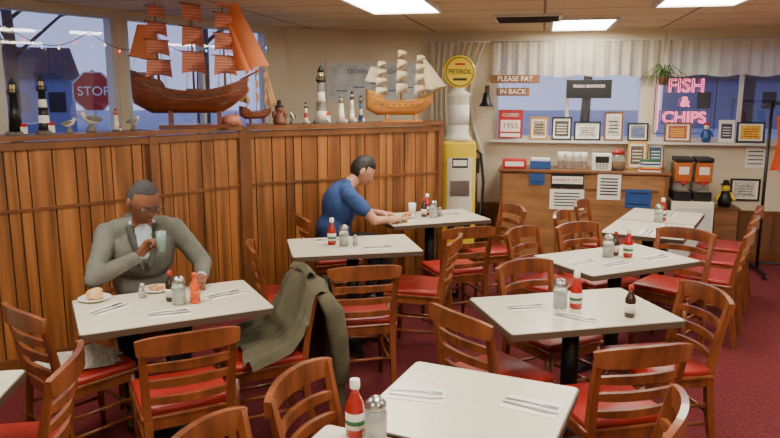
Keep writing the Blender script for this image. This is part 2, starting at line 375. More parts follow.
mb.grid(coat,48,44,M_coat)
def strip(x0,x1,z0,z1,yo,m):
    mb.grid(lambda u,v:(x0+(x1-x0)*v+(u-.5)*(.05-.02*v),-.392-yo-.01*math.sin(u*3.14)-.012*math.sin(v*9),z0+(z1-z0)*v),4,14,m)
strip(-.03,-.06,.84,.30,.0,M_lining); strip(.03,.05,.84,.30,.002,M_coat)
for s in(-1,1):
    mb.tube([(s*.235,-.28,.82),(s*.262,-.33,.72),(s*.27,-.35,.58),(s*.25,-.37,.45),(s*.262,-.355,.34),(s*.262,-.355,.335)],[.036,.052,.050,.046,.044,.03],M_coat,14)
mb.grid(lambda u,v:((u-.5)*.26,-.225-.06*v-.02*math.sin(u*3.14),.885+.03*math.sin(v*3.14)+.012*math.sin(u*3.14)),12,6,M_coat)
mb.obj('draped_coat',(CC[0],CC[1],0),117)
# ---------------------------------------------------------------- ships
def ship(name,Ln,H,loc,rz,hull,sail,jib,trim,br=48,nm=3,ns=4,gap=.86):
    mb=MB(); zb=.09*H; hh=.2*Ln; n=26;k=10
    def deck(t): return zb+hh*(.78+.5*(2*t-1)**2)+(.22*hh if t<.24 else 0)
    def wid(t): return .1*Ln*(max(.02,1-abs((t-.42)/.62)**2.4))**.6*(1-.95*max(0,(t-.82)/.18)**1.6)
    def X(t): return (-.42+.8*t)*Ln
    vs=[];fs=[]
    for i in range(n+1):
        t=i/n; w=wid(t); d=deck(t); ke=zb+hh*(.75*max(0,(t-.72)/.28)**1.6+.35*max(0,(.15-t)/.15))
        for j in range(k+1):
            a=math.pi*j/k; vs.append((X(t),w*math.cos(a),d-(d-ke)*abs(math.sin(a))**.75))
    for i in range(n):
        for j in range(k): fs.append([i*(k+1)+j,(i+1)*(k+1)+j,(i+1)*(k+1)+j+1,i*(k+1)+j+1])
    fs.append(list(range(k+1))); mb.add(vs,fs,hull,True)
    mb.grid(lambda u,v:(X(u),wid(u)*.96*(1-2*v),deck(u)-.02*Ln),n,1,trim,False)
    for s in(-1,1):
        mb.tube([(X(i/n),s*wid(i/n),deck(i/n)) for i in range(n+1)],.007*Ln,trim,6)
        mb.tube([(X(i/n),s*(wid(i/n)*.985+.001),deck(i/n)-.3*hh) for i in range(1,n-1)],.006*Ln,trim,6)
        for q in range(7): mb.box((X(.22+q*.09),s*wid(.22+q*.09)*.97,deck(.5)-.16*hh),(.016*Ln,.01*Ln,.016*Ln),M_black)
    mb.box((X(.1),0,deck(.1)-.0*hh),(.12*Ln,.1*Ln,.25*hh),hull); mb.box((X(.52),0,deck(.5)),(.1*Ln,.06*Ln,.2*hh),trim)
    bs=Vector((.54*Ln,0,deck(1)+.09*Ln)); mb.tube([(.33*Ln,0,deck(.95)),bs],[.009*Ln,.004*Ln],trim,8)
    mb.box((0,0,.01*H),(.5*Ln,.16*Ln,.02*H),hull)
    for x in(-.17,.17): mb.box((x*Ln,0,zb*.6),(.03*Ln,.09*Ln,zb*1.1),hull)
    xs=[-.24,.0,.22] if nm==3 else [-.14,.16]; hs=[.84,1,.93] if nm==3 else [.95,1]
    dr=Vector((math.sin(R(br)),math.cos(R(br)),0)); nr=Vector((math.cos(R(br)),-math.sin(R(br)),0))
    tops=[]
    for x,h in zip(xs,hs):
        z0=deck(.5); base=Vector((x*Ln,0,z0)); top=Vector((x*Ln,0,H*h)); tops.append(top)
        mb.tube([base,top],[.009*Ln,.003*Ln],trim,8)
        span=(top.z-z0)*.88; z=z0+(top.z-z0)*.1; tot=sum(1-.1*q for q in range(ns))
        for q in range(ns):
            sh=span*(1-.1*q)/tot; W=Ln*(.118-.013*q)
            zz=z; yt=Vector((x*Ln,0,zz+sh))
            mb.tube([yt-dr*W*1.12,yt+dr*W*1.12],.0045*Ln,trim,6)
            mb.grid(lambda u,v:tuple(Vector((x*Ln,0,zz+sh*(1-gap)+sh*(gap-.03)*v-.018*Ln*(1-v)*(1-(2*u-1)**2)*-1))+dr*(2*u-1)*W*(1.06-.12*v)+nr*(.06*Ln*(1-(2*u-1)**2)*math.sin(math.pi*(1-v*.85))+.01*Ln)),8,6,sail)
            z+=sh
        for s in(-1,1):
            for q in(-.05,0,.05): mb.tube([(x*Ln+q*Ln,s*.095*Ln,z0),(x*Ln,0,z0+(top.z-z0)*.75)],.0013*Ln+.0004,M_tin,4)
    F=tops[-1]
    for q,(f0,f1) in enumerate(((.99,1.0),(.74,.66),(.5,.45))):
        a=Vector((F.x+.03*Ln,0,F.z*f0)); b=Vector((F.x,0,deck(.9))).lerp(bs,f1); c=Vector((F.x+.08*Ln,0,deck(.9)+.08*Ln))
        if q==0 or (nm==3 and q==1): mb.grid(lambda u,v:tuple(a.lerp(b.lerp(c,u),v)+Vector((0,-.05*Ln*math.sin(math.pi*u)*v-.02*q*Ln,.0))),6,8,jib)
        mb.tube([a,b],.0012*Ln+.0004,M_tin,4)
    Bk=tops[0]
    mb.tube([(Bk.x,0,deck(.1)+.1*Ln),(Bk.x-.2*Ln,0,deck(.1)+.14*Ln)],.004*Ln,trim,6)
    mb.grid(lambda u,v:(Bk.x-.19*Ln*u*(1-.35*v),-.02*Ln*math.sin(math.pi*u),deck(.1)+.1*Ln+.04*Ln*u+v*(.22*H-.03*H*u)),6,6,jib)
    for i in range(len(tops)-1): mb.tube([tops[i],tops[i+1]*.9],.0012*Ln+.0003,M_tin,4)
    mb.tube([tops[0],(-.42*Ln,0,deck(0))],.0012*Ln+.0003,M_tin,4)
    return mb.obj(name,loc,rz)
M_hull=mat('ship_hull_mahogany',rgb(112,56,34),.3,var=.4,sc=(6,6,40),coat=.4)
M_sailr=mat('sail_orange_red',rgb(240,152,120),.8,var=.3,tl=.35,stripe=14)
M_jib=mat('sail_orange',rgb(244,146,88),.8,var=.1,sc=(5,5,5),tl=.35)
M_sailw=mat('sail_ivory',rgb(230,216,180),.8,var=.1,sc=(5,5,5),tl=.25)
M_hull2=mat('ship_hull_gold',rgb(176,116,56),.35,var=.3,sc=(6,6,30),coat=.3)
M_sailb=mat('sail_brown',rgb(168,128,84),.8,var=.15,sc=(5,5,5))
p,a=shelf(1,.60,.13); ship('model_sailing_ship',1.08,1.22,p,a-40,M_hull,M_sailr,M_jib,M_chair,br=40,ns=5,gap=.82)
p,a=shelf(2,.82,.13); ship('model_sailing_ship',.78,.66,p,a-22,M_hull2,M_sailw,M_sailw,M_gold,br=42,ns=4,gap=.82)
p,a=shelf(2,.10,.14); ship('model_sailing_ship',.36,.56,p,a+10,M_hull,M_sailb,M_sailb,M_chair,br=35,gap=.8)
# ---------------------------------------------------------------- lighthouses & figurines
def lighthouse(H,bands,top,loc,base=True,r=.11):
    mb=MB(); r0=r*H*1.15; r1=r*H*.62; n=len(bands); zt=.68*H
    if base:
        mb.lathe([(r0*1.5,0),(r0*1.5,.03*H),(r0*1.2,.06*H)],mat('rock_grey',rgb(96,92,84),.9,var=.4,sc=(60,60,60)),seg=12,smooth=False)
        mb.box((r0*1.1,0,.08*H),(r0*.9,r0*.8,.12*H),M_white); mb.add([(r0*.6,-r0*.45,.14*H),(r0*1.6,-r0*.45,.14*H),(r0*1.6,r0*.45,.14*H),(r0*.6,r0*.45,.14*H),(r0*.6,0,.19*H),(r0*1.6,0,.19*H)],[[0,1,5,4],[2,3,4,5],[0,4,3],[1,2,5]],M_red)
    for i,m in enumerate(bands):
        a=i/n;b=(i+1)/n; z0=.05*H+(zt-.05*H)*a; z1=.05*H+(zt-.05*H)*b
        mb.lathe([(r0+(r1-r0)*a,z0),(r0+(r1-r0)*b,z1)],m,seg=20)
    mb.lathe([(r1*1.1,zt),(r1*1.6,zt+.02*H),(r1*1.6,zt+.04*H)],top)
    for q in range(10):
        an=q*.628; mb.tube([(r1*1.5*math.cos(an),r1*1.5*math.sin(an),zt+.04*H),(r1*1.5*math.cos(an),r1*1.5*math.sin(an),zt+.09*H)],.004*H,top,5)
    mb.lathe([(r1*1.52,zt+.088*H),(r1*1.52,zt+.096*H)],top)
    mb.lathe([(r1*.8,zt+.04*H),(r1*.8,zt+.17*H)],mat('lantern_yellow',rgb(220,200,140),.3))  # lantern cylinder in plain pale yellow
    for q in range(6):
        an=q*1.047; mb.tube([(r1*.85*math.cos(an),r1*.85*math.sin(an),zt+.04*H),(r1*.85*math.cos(an),r1*.85*math.sin(an),zt+.17*H)],.005*H,top,5)
    mb.lathe([(r1*1.15,zt+.17*H),(r1*.7,zt+.23*H),(r1*.12,zt+.27*H),(r1*.1,.99*H),(.001,H)],top)
    mb.obj('lighthouse_figurine',loc)
def sp(i,s,off=.12): return shelf(i,s,off)[0]
def px_s(i,px):
    W,Ln=wmat(PP[i],PP[i+1]); best=0;bd=9e9
    for k in range(201):
        p=W@Vector((k/200*Ln,.12,0)); q=390+p.x/(p.y*.9836+.05)*703
        if abs(q-px)<bd: bd=abs(q-px);best=k/200
    return best
lighthouse(.38,[M_black,M_black,M_black],M_black,sp(0,px_s(0,17)),r=.1)
lighthouse(.41,[M_black,M_white,M_black,M_white,M_black],M_black,sp(0,px_s(0,45)),r=.085)
M_grey=mat('weathered_grey',rgb(120,116,108),.8,var=.3,sc=(30,30,30)); M_ivory=mat('ivory_ceramic',rgb(220,212,190),.4)
lighthouse(.52,[M_ivory,M_grey,M_ivory,M_grey],M_black,sp(2,px_s(2,322)),r=.085)
lighthouse(.26,[M_ivory,M_ivory],M_grey,sp(2,px_s(2,341)),r=.11)
lighthouse(.30,[M_ivory,M_ivory,M_ivory],M_black,sp(2,px_s(2,352)),r=.07)
lighthouse(.26,[M_blue,M_ivory,M_blue],M_black,sp(2,px_s(2,361)),r=.07)
lighthouse(.17,[M_ivory,M_ivory],M_red,sp(0,px_s(0,116)),r=.11)
lighthouse(.2,[M_ivory,M_red,M_ivory],M_black,sp(2,px_s(2,306)),r=.09)
def gull(loc,rz,s=1,m=M_ivory,w=M_grey):
    mb=MB(); mb.lathe([(.03*s,0),(.025*s,.03*s),(.012*s,.05*s)],M_grey,seg=10)
    mb.ell((0,0,.08*s),(.05*s,.024*s,.026*s),m,rot=Matrix.Rotation(R(-20),3,'Y')); mb.ell((.045*s,0,.115*s),(.017*s,.014*s,.015*s),m)
    mb.tube([(.035*s,0,.09*s),(.045*s,0,.115*s)],.013*s,m,8); mb.tube([(.058*s,0,.114*s),(.08*s,0,.108*s)],[.005*s,.001],M_yel,6)
    for q in(-1,1): mb.ell((-.02*s,q*.02*s,.085*s),(.05*s,.008*s,.018*s),w,rot=Matrix.Rotation(R(-12),3,'Y'))
    for q in(-1,1): mb.tube([(0,q*.008*s,.03*s),(0,q*.008*s,.065*s)],.003*s,M_yel,5)
    mb.obj('seagull_figurine',loc,rz)
for i,p_,rz,s in((0,70,20,.8),(0,92,200,1.1),(0,134,60,.8),(2,293,115,.8)): gull(sp(i,px_s(i,p_)),rz,s)
mb=MB(); M_terra=mat('brown_ceramic',rgb(120,76,52),.6,var=.3,sc=(20,20,20))
mb.lathe([(.05,0),(.06,.03),(.04,.07),(.03,.1)],M_terra); mb.ell((0,0,.13),(.04,.04,.04),M_terra); mb.lathe([(.045,.15),(.02,.165),(.018,.2),(.001,.205)],M_black); mb.ell((-.05,0,.08),(.015,.02,.035),M_terra);mb.ell((.05,0,.08),(.015,.02,.035),M_terra)
mb.obj('fisherman_figurine',sp(2,px_s(2,280),.12)); 
mb=MB(); mb.ell((0,0,.045),(.08,.05,.05),mat('shell_pink',rgb(190,120,96),.4)); mb.lathe([(.045,0),(.03,.06),(.001,.12)],mat('shell_pink',rgb(190,120,96),.4),c=(.05,0,0)); mb.obj('conch_shell',sp(1,.95,.06),30)
# ---------------------------------------------------------------- frames
def frame(name,W,s,off,z,w,h,fm,pm,extra=None,tilt=0):
    mb=MB(); f=.018
    for x in(-1,1): mb.box((x*(w/2-f/2),0,h/2),(f,.02,h),fm)
    for q in(0,1): mb.box((0,0,f/2+q*(h-f)),(w-2*f,.02,f),fm)
    mb.box((0,.004,h/2),(w-2*f,.006,h-2*f),M_paper); mb.box((0,0,h/2),(w*.68,.004,h*.66),pm)
    if extra:
        for k in range(4): mb.box((0,-.003,h*(.3+.12*k)),(w*.5,.002,h*.04),extra)
    T=W@Matrix.Translation((s,-off,z))@Matrix.Rotation(R(tilt),4,'X')
    return mb.obj(name,mw=T)
def pm(i,c): return mat('print_%d'%i,c,.6,var=.4,sc=(25,25,25))
M_map=mat('sea_chart',rgb(196,202,204),.7,var=.2,sc=(9,9,9))
mb=MB(); mb.box((0,0,.22),(1.15,.012,.44),M_wtrim); mb.box((0,-.008,.22),(1.09,.006,.38),M_map)
for k in range(5): mb.box((-.4+k*.2,-.013,.12+.04*(k%3)),(.13,.002,.012),M_blue)
o=mb.obj('nautical_chart_poster',mw=WM@Matrix.Translation((1.02,-.01,1.72)))
text(o,'DOWN EAST LIGHTS',.07,(0,-.014,.33),M_blue)
# ---------------------------------------------------------------- curtains
M_curt=mat('curtain_cloth',rgb(228,220,200),.9,tl=.5,bump=.1,bsc=90)
def curtain(name,s0,s1,zt,zb,amp,freq,off,gath=0):
    mb=MB()
    def f(u,v):
        s=s0+(s1-s0)*u; z=zt+(zb-zt)*v; g=1-gath*math.sin(math.pi*min(1,v*1.1))
        sc=s0+(s-s0)*g
        return (sc,-off-amp*(.4+v)*math.sin(u*freq)-.3*amp*math.sin(u*freq*2.3+1),z+(.012*math.sin(u*freq*.31) if v==1 else 0))
    mb.grid(f,int(freq*2.2),10,M_curt); mb.tube([(s0-.03,-off,zt),(s1+.03,-off,zt)],.01,M_wtrim,8)
    mb.obj(name,mw=WB)
curtain('window_valance',.76,4.7,2.38,2.0,.018,190,.08)
curtain('window_curtain',.06,.70,2.38,1.02,.03,55,.09,.25)
# ---------------------------------------------------------------- gas pump
mb=MB(); M_cream=mat('enamel_cream',rgb(226,220,200),.35,coat=.3)
mb.box((0,0,.05),(.4,.36,.1),M_black,bev=.01); mb.box((0,0,.72),(.34,.3,1.24),M_yel,bev=.03,smooth=False)
mb.box((0,-.152,.9),(.26,.01,.55),M_cream); mb.box((0,-.158,1.12),(.16,.006,.1),M_black); mb.box((0,-.162,1.12),(.14,.004,.06),M_paper)
mb.box((0,-.16,.86),(.2,.006,.16),M_steel); mb.box((0,-.16,.45),(.24,.01,.2),M_black)
mb.lathe([(.15,1.34),(.13,1.38),(.11,1.42),(.11,1.78),(.13,1.81),(.07,1.84),(.06,1.87)],M_cream)
mb.lathe([(.112,1.5),(.112,1.7)],M_white); 
T=Matrix.Translation((0,0,2.03))@Matrix.Rotation(R(90),4,'X'); mb.M=T
mb.lathe([(.10,-.055),(.155,-.05),(.165,-.03),(.165,.03),(.155,.05),(.10,.055)],M_yel,seg=32); mb.lathe([(.145,.053),(.145,.056)],M_black,seg=32); mb.lathe([(.135,.055),(.135,.058)],M_yel,seg=32)
mb.M=Matrix.Identity(4); mb.box((0,-.06,2.105),(.1,.004,.02),M_red); mb.box((0,-.06,1.955),(.14,.004,.025),M_black)
mb.tube([(.17,0,1.25),(.24,-.02,1.2),(.27,-.03,.9),(.25,-.03,.5),(.2,-.03,.55),(.19,-.03,1.0)],.016,M_black,8); mb.box((.2,-.03,1.08),(.05,.04,.16),M_black,bev=.01)
gp=mb.obj('vintage_gas_pump',(.70,7.28,0),4); text(gp,'PETROL',.068,(0,-.064,2.03),M_black,bevel=.0); text(gp,'GAS',.05,(0,-.166,.45),M_yel)
mb=MB(); mb.box((0,0,0),(.05,.02,.1),M_ptrim); mb.lathe([(.001,-.02),(.03,-.03),(.05,-.13),(.075,-.17),(.09,-.18)],M_black,c=(0,-.1,0)); mb.tube([(0,0,.02),(0,-.1,.03),(0,-.1,-.03)],.005,M_black,6); mb.obj('wall_bell',mw=WB@Matrix.Translation((.71,-.13,1.85)))
# ---------------------------------------------------------------- signs on back wall
M_sign=mat('rustic_wood_sign',rgb(128,84,52),.7,var=.3,sc=(4,4,30))
mb=MB(); mb.box((0,0,0),(.54,.02,.09),M_sign,bev=.004); mb.box((-.02,0,-.14),(.36,.02,.09),M_sign,bev=.004)
for x in(-.12,.1): mb.tube([(x,0,-.05),(x,0,-.1)],.003,M_black,5)
for x in(-.2,.2): mb.tube([(x,0,.045),(0,0,.3)],.0025,M_tin,5)
sg=mb.obj('hanging_wood_sign',mw=WB@Matrix.Translation((1.02,-.2,1.97)))
text(sg,'PLEASE PAY',.075,(0,-.012,0),M_paper); text(sg,'IN BACK',.075,(-.02,-.012,-.14),M_paper)
mb=MB(); mb.box((0,0,0),(.27,.01,.32),M_red,bev=.003); mb.box((0,-.006,-.02),(.22,.003,.13),M_paper); mb.box((0,-.006,-.125),(.22,.003,.04),M_paper); sg=mb.obj('red_notice_sign',mw=WB@Matrix.Translation((.98,-.1,1.47)))
text(sg,'CLOSED',.05,(0,-.008,.10),M_paper); text(sg,'1955',.09,(0,-.009,-.02),M_red)
mb=MB(); mb.box((0,0,0),(.48,.02,.2),M_black,bev=.003); sg=mb.obj('menu_board',mw=WB@Matrix.Translation((1.82,-.12,1.86)))
text(sg,'FRESH SEAFOOD',.045,(0,-.013,.03),M_paper)
z=1.293
frame('picture_frame',WB,1.3,.05,z,.2,.26,M_gold,pm(1,rgb(150,140,110)),M_black,-6)
frame('picture_frame',WB,1.55,.05,z,.22,.26,M_black,pm(2,rgb(80,70,60)),M_white,-6)
frame('picture_frame',WB,1.83,.05,z,.29,.21,M_black,pm(3,rgb(210,205,190)),M_black,-6)
frame('picture_frame',WB,2.11,.05,z,.2,.32,M_sign,pm(4,rgb(200,195,180)),M_black,-6)
frame('picture_frame',WB,2.37,.05,z,.22,.2,M_black,pm(5,rgb(120,130,150)),M_blue,-6)
frame('picture_frame',WB,2.78,.07,z,.28,.21,M_sign,pm(6,rgb(180,90,60)),M_yel,-6)
frame('small_advertising_sign',WB,3.52,.05,z,.28,.22,M_black,pm(7,rgb(220,180,40)),M_red,-6)
frame('picture_frame',WB,3.28,.05,z,.16,.24,M_white,pm(8,rgb(60,60,90)),M_white,-6)
mb=MB(); mb.lathe([(.04,0),(.05,.05),(.035,.12),(.02,.14)],M_blue); mb.ell((0,0,.17),(.03,.03,.035),M_ivory); mb.lathe([(.035,.185),(.03,.21),(.001,.22)],M_red)
for s in(-1,1): mb.tube([(s*.035,0,.12),(s*.06,-.02,.07)],.012,M_blue,8,rnd=True)
sail=mb.mesh('sailor_figurine'); place(sail,'sailor_figurine',mw=WB@Matrix.Translation((3.07,-.08,z)))
place(sail,'sailor_figurine',mw=WB@Matrix.Translation((3.85,-.065,z)))
M_neon=mat('neon_pink',(1,.14,.24,1),.4,em=4.5); M_neong=mat('neon_green',(.2,1,.5,1),.4,em=3)
mb=MB()
for x in(-.31,.31): mb.tube([(x,0,-.34),(x,0,.58)],.004,M_black,6)
mb.tube([(-.31,0,-.34),(.31,0,-.34)],.004,M_black,6)
mb.tube([(-.30+.6*i/30,0,.34+.04*math.sin(i*.42)) for i in range(31)],.006,M_neong,6)
mb.tube([(-.27,0,-.30),(-.27,0,.26)],.004,M_neon,6)
ng=mb.obj('neon_sign',mw=WB@Matrix.Translation((2.84,-.02,1.72)))
for t_,s_,zz in(('FISH',.2,.17),('&',.15,0),('CHIPS',.17,-.17)): text(ng,t_,s_,(0,-.01,zz),M_neon,name='neon_lettering',bevel=.0026)
M_leaf=mat('leaf_green',rgb(84,110,60),.6,var=.3,sc=(20,20,20))
mb=MB(); mb.lathe([(.04,0),(.06,.08),(.062,.085),(.05,.08)],M_terra)
for i in range(34):
    a=i*2.4; l=.13+.1*random.random(); h=.05+.09*random.random()
    mb.bar([(.02*math.cos(a),.02*math.sin(a),.08),(l*.5*math.cos(a),l*.4*math.sin(a),.08+h),(l*math.cos(a),l*.6*math.sin(a),.06+h*.5),(l*1.25*math.cos(a),l*.7*math.sin(a),-.02)],[.012,.014,.01,.002],.002,M_leaf)
for a in(0,2.1,4.2): mb.tube([(.06*math.cos(a),.06*math.sin(a),.08),(0,0,.56)],.002,M_tin,5)
mb.obj('hanging_spider_plant',mw=WB@Matrix.Translation((2.56,-.3,1.9)))
# ---------------------------------------------------------------- counter
mb=MB(); a,b_=.9,2.65; cx=(a+b_)/2; w=b_-a
mb.box((cx,-.29,.5),(w,.46,.92),M_counter); mb.box((cx,-.29,.985),(w+.04,.5,.03),M_ptrim,bev=.005); mb.box((cx,-.29,.04),(w-.04,.42,.08),M_black)
for x in(a+.02,cx-.25,b_-.02): mb.box((x,-.525,.52),(.035,.012,.88),M_ptrim)
mb.box((cx+.3,-.525,.80),(w*.55,.012,.03),M_ptrim)
cn=mb.obj('service_counter',mw=WB)
def flyer(s,z,w,h,m,lines=3,tx=None,off=.535):
    mb=MB(); mb.box((0,0,h/2),(w,.003,h),m)
    for k in range(lines): mb.box((0,-.003,h*(.2+.6*k/max(1,lines-1))),(w*.75,.001,h*.05),M_black)
    mb.obj('paper_flyer',mw=WB@Matrix.Translation((s,-off,z)))
mb=MB(); mb.box((0,0,-.01),(.34,.002,.15),M_black); mb.box((0,-.002,0),(.32,.002,.08),M_paper); o=mb.obj('band_poster',mw=WB@Matrix.Translation((1.62,-.54,.9))); text(o,'HARBOR DAYS',.045,(0,-.005,0),M_red,ext=.001)
flyer(1.62,.58,.36,.22,M_paper,5); flyer(2.05,.70,.24,.28,M_paper,6); flyer(1.3,.84,.16,.16,M_blue,2); flyer(2.35,.62,.26,.2,M_blue,2)
zt=1.001
def on(s,off): return WB@Matrix.Translation((s,-off,zt))
mb=MB(); mb.box((0,0,.05),(.26,.16,.1),M_red,bev=.01); mb.box((0,-.082,.05),(.2,.004,.05),M_paper); mb.obj('donation_box',mw=on(1.05,.35))
mb=MB(); mb.box((0,0,.045),(.22,.2,.09),M_blue,bev=.008); mb.box((0,0,.1),(.2,.18,.02),M_paper); mb.obj('brochure_box',mw=on(1.33,.35))
mb=MB()
for k in range(4): mb.lathe([(.03,0),(.038,.09),(.04,.09)],M_white,c=(k*.082,0,0),seg=14); mb.lathe([(.031,.09),(.039,.18)],M_white,c=(k*.082,0,0),seg=14)
mb.obj('stacked_cups',mw=on(1.55,.3))
mb=MB(); mb.lathe([(.07,0),(.08,.02),(.08,.14),(.06,.17)],M_glass); mb.lathe([(.07,.005),(.07,.08)],M_food); mb.lathe([(.065,.17),(.065,.2),(.01,.21),(.015,.235),(.001,.24)],M_red); mb.obj('candy_jar',mw=on(2.15,.3))
frame('picture_frame',WB,2.36,.2,zt,.2,.3,M_gold,pm(9,rgb(90,80,60)),M_ivory,-8)
frame('picture_frame',WB,2.56,.12,zt,.18,.28,M_chair,pm(10,rgb(60,90,110)),M_white,-8)
mb=MB(); mb.box((0,0,.09),(.2,.14,.18),M_white,bev=.01); mb.box((0,-.072,.12),(.14,.004,.07),M_black)
for k in range(12): mb.box((-.05+.033*(k%4),-.073,.03+.02*(k//4)),(.02,.006,.012),M_grey)
mb.obj('card_terminal',mw=on(1.97,.42))
mb=MB()
for k in range(7): mb.box((0,0,.008+.018*k),(.2-.01*(k%3),.15,.016),(M_paper,M_red,M_yel,M_paper,M_blue,M_paper,M_green)[k],rot=Matrix.Rotation(R(random.uniform(-8,8)),3,'Z'))
mb.obj('menu_stack',mw=on(2.46,.42))
mb=MB(); mb.box((0,0,.35),(.42,.4,.7),M_cream,bev=.01); mb.box((0,-.205,.35),(.36,.01,.58),M_wtrim); mb.tube([(.12,-.22,.3),(.12,-.22,.42)],.008,M_chrome,8); mb.obj('dispenser_stand',mw=WB@Matrix.Translation((2.90,-.32,0)))
mb=MB()
for x in(-.1,.1):
    mb.box((x,0,.05),(.18,.3,.1),M_black,bev=.01); mb.box((x,.06,.22),(.17,.16,.34),M_steel,bev=.01); mb.box((x,-.04,.30),(.17,.2,.22),mat('juice_amber',rgb(176,96,44),.2,coat=.5),bev=.02); mb.box((x,-.02,.43),(.18,.26,.05),M_black,bev=.015)
    mb.tube([(x,-.12,.22),(x,-.12,.15)],.014,M_chrome,10); mb.box((x,-.145,.20),(.05,.02,.05),M_red,bev=.005); mb.box((x,-.12,.105),(.12,.1,.01),M_chrome); mb.box((x,-.142,.32),(.1,.004,.08),M_label)
mb.obj('juice_dispenser',mw=WB@Matrix.Translation((2.90,-.32,.701)))
frame('picture_frame',WB,3.52,.022,.66,.3,.24,M_black,pm(11,rgb(200,196,186)),M_grey,0)
flyer(3.6,1.02,.2,.22,M_paper,4,off=.006)
mb=MB(); mb.lathe([(.06,0),(.07,.06),(.05,.14),(.03,.17)],M_black); mb.ell((0,0,.2),(.045,.045,.05),M_yel); mb.lathe([(.06,.235),(.03,.25),(.028,.28),(.001,.285)],M_black)
for s in(-1,1): mb.tube([(s*.05,0,.14),(s*.09,-.03,.08)],.016,M_yel,8,rnd=True)
mb.obj('captain_figurine',mw=WB@Matrix.Translation((3.28,-.2,.62)))
mb=MB(); mb.box((0,0,.3),(.24,.26,.6),M_sign,bev=.01); mb.box((0,0,.608),(.26,.3,.02),M_ptrim); mb.obj('small_pedestal',mw=WB@Matrix.Translation((3.28,-.2,0)))
mb=MB()
for x in(-.35,.35):
    mb.tube([(x,0,.06),(x,0,1.75)],.016,M_black,10); mb.bar([(x,-.25,.06),(x,.25,.06)],.03,.03,M_black)
    for y in(-.23,.23): mb.ell((x,y,.03),(.015,.03,.03),M_black,seg=10,rings=8)
mb.tube([(-.35,0,1.72),(.35,0,1.72)],.014,M_black,10); mb.tube([(-.35,0,.12),(.35,0,.12)],.012,M_black,10)
for k in range(3):
    x=-.24+.2*k; mb.tube([(x,0,1.73),(x+.01,0,1.69),(x,-.16,1.62)],.004,M_chrome,6); mb.tube([(x+.01,0,1.69),(x,.16,1.62)],.004,M_chrome,6)
    mm=(M_orange,M_coat,M_blue)[k]
    mb.grid(lambda u,v:(x+.03*math.sin(v*3.1)+.015*math.sin(u*25),(u-.5)*(.3+.12*v),1.62-.55*v-.03*abs(u-.5)*2),16,8,mm)
mb.obj('garment_rack',(4.08,6.9,0),-10)
# ---------------------------------------------------------------- people
M_skin1=mat('skin_brown',rgb(124,78,54),.5,var=.08,sc=(25,25,25)); M_skin2=mat('skin_tan',rgb(198,146,118),.5,var=.06,sc=(25,25,25))
M_blaz=mat('grey_suit_cloth',rgb(106,106,98),.85,var=.12,sc=(90,90,90),bump=.06,bsc=150); M_lapel=mat('grey_lapel_cloth',rgb(76,76,72),.85,var=.1,sc=(90,90,90))
M_trou=mat('dark_trousers',rgb(34,32,36),.9); M_shirt=mat('blue_shirt',rgb(190,202,216),.8); M_polo=mat('blue_polo',rgb(44,72,126),.85,bump=.1,bsc=30)
M_hg=mat('hair_grey',rgb(60,58,58),.9,var=.4,sc=(120,120,120)); M_hb=mat('hair_dark',rgb(26,20,18),.6,var=.3,sc=(90,90,20),bump=.5,bsc=90)
M_eyew=mat('eye_white',rgb(225,220,212),.3); M_lip=mat('lips',rgb(110,58,50),.5); M_lip2=mat('lips_pale',rgb(176,104,90),.5)
def body(name,parts,voxel,parent):
    mb=MB()
    for p in parts:
        if p[0]=='E': mb.ell(p[1],p[2],p[3],seg=24,rings=16)
        else: mb.tube([p[1],p[3]],[p[2],p[4]],p[5],16,rnd=True)
    tmp=mb.obj('tmp'); r=tmp.modifiers.new('r','REMESH'); r.mode='VOXEL'; r.voxel_size=voxel
    s=tmp.modifiers.new('s','SMOOTH'); s.iterations=6; s.factor=.5
    bpy.context.view_layer.update(); dg=bpy.context.evaluated_depsgraph_get()
    me=bpy.data.meshes.new_from_object(tmp.evaluated_get(dg)); bpy.data.objects.remove(tmp)
    me.materials.clear(); ms=[]
    for p in parts:
        if p[-1] not in ms: ms.append(p[-1])
    for m in ms: me.materials.append(m)
    def dist(p,c):
        if p[0]=='E':
            d=c-Vector(p[1]); return (Vector((d.x/p[2][0],d.y/p[2][1],d.z/p[2][2])).length-1)*min(p[2])
        a=Vector(p[1]);b=Vector(p[3]); ab=b-a; t=max(0,min(1,(c-a).dot(ab)/ab.length_squared)); return (c-a-ab*t).length-(p[2]*(1-t)+p[4]*t)
    cs=[f.center.copy() for f in me.polygons]; mi=[ms.index(min(parts,key=lambda p:dist(p,c))[-1]) for c in cs]
    me.polygons.foreach_set('material_index',mi); me.polygons.foreach_set('use_smooth',[True]*len(cs))
    cc=[v.co.copy() for v in me.vertices]; nn=[v.normal.copy() for v in me.vertices]; out=[]
    for c,nr in zip(cc,nn):
        if c.z<1.02: c=c+nr*(.007*noise.noise(Vector((c.x*9,c.y*9,c.z*15)))+.003*noise.noise(c*28))
        out+=[c.x,c.y,c.z]
    me.vertices.foreach_set('co',out); me.update()
    return place(me,name,parent=parent)
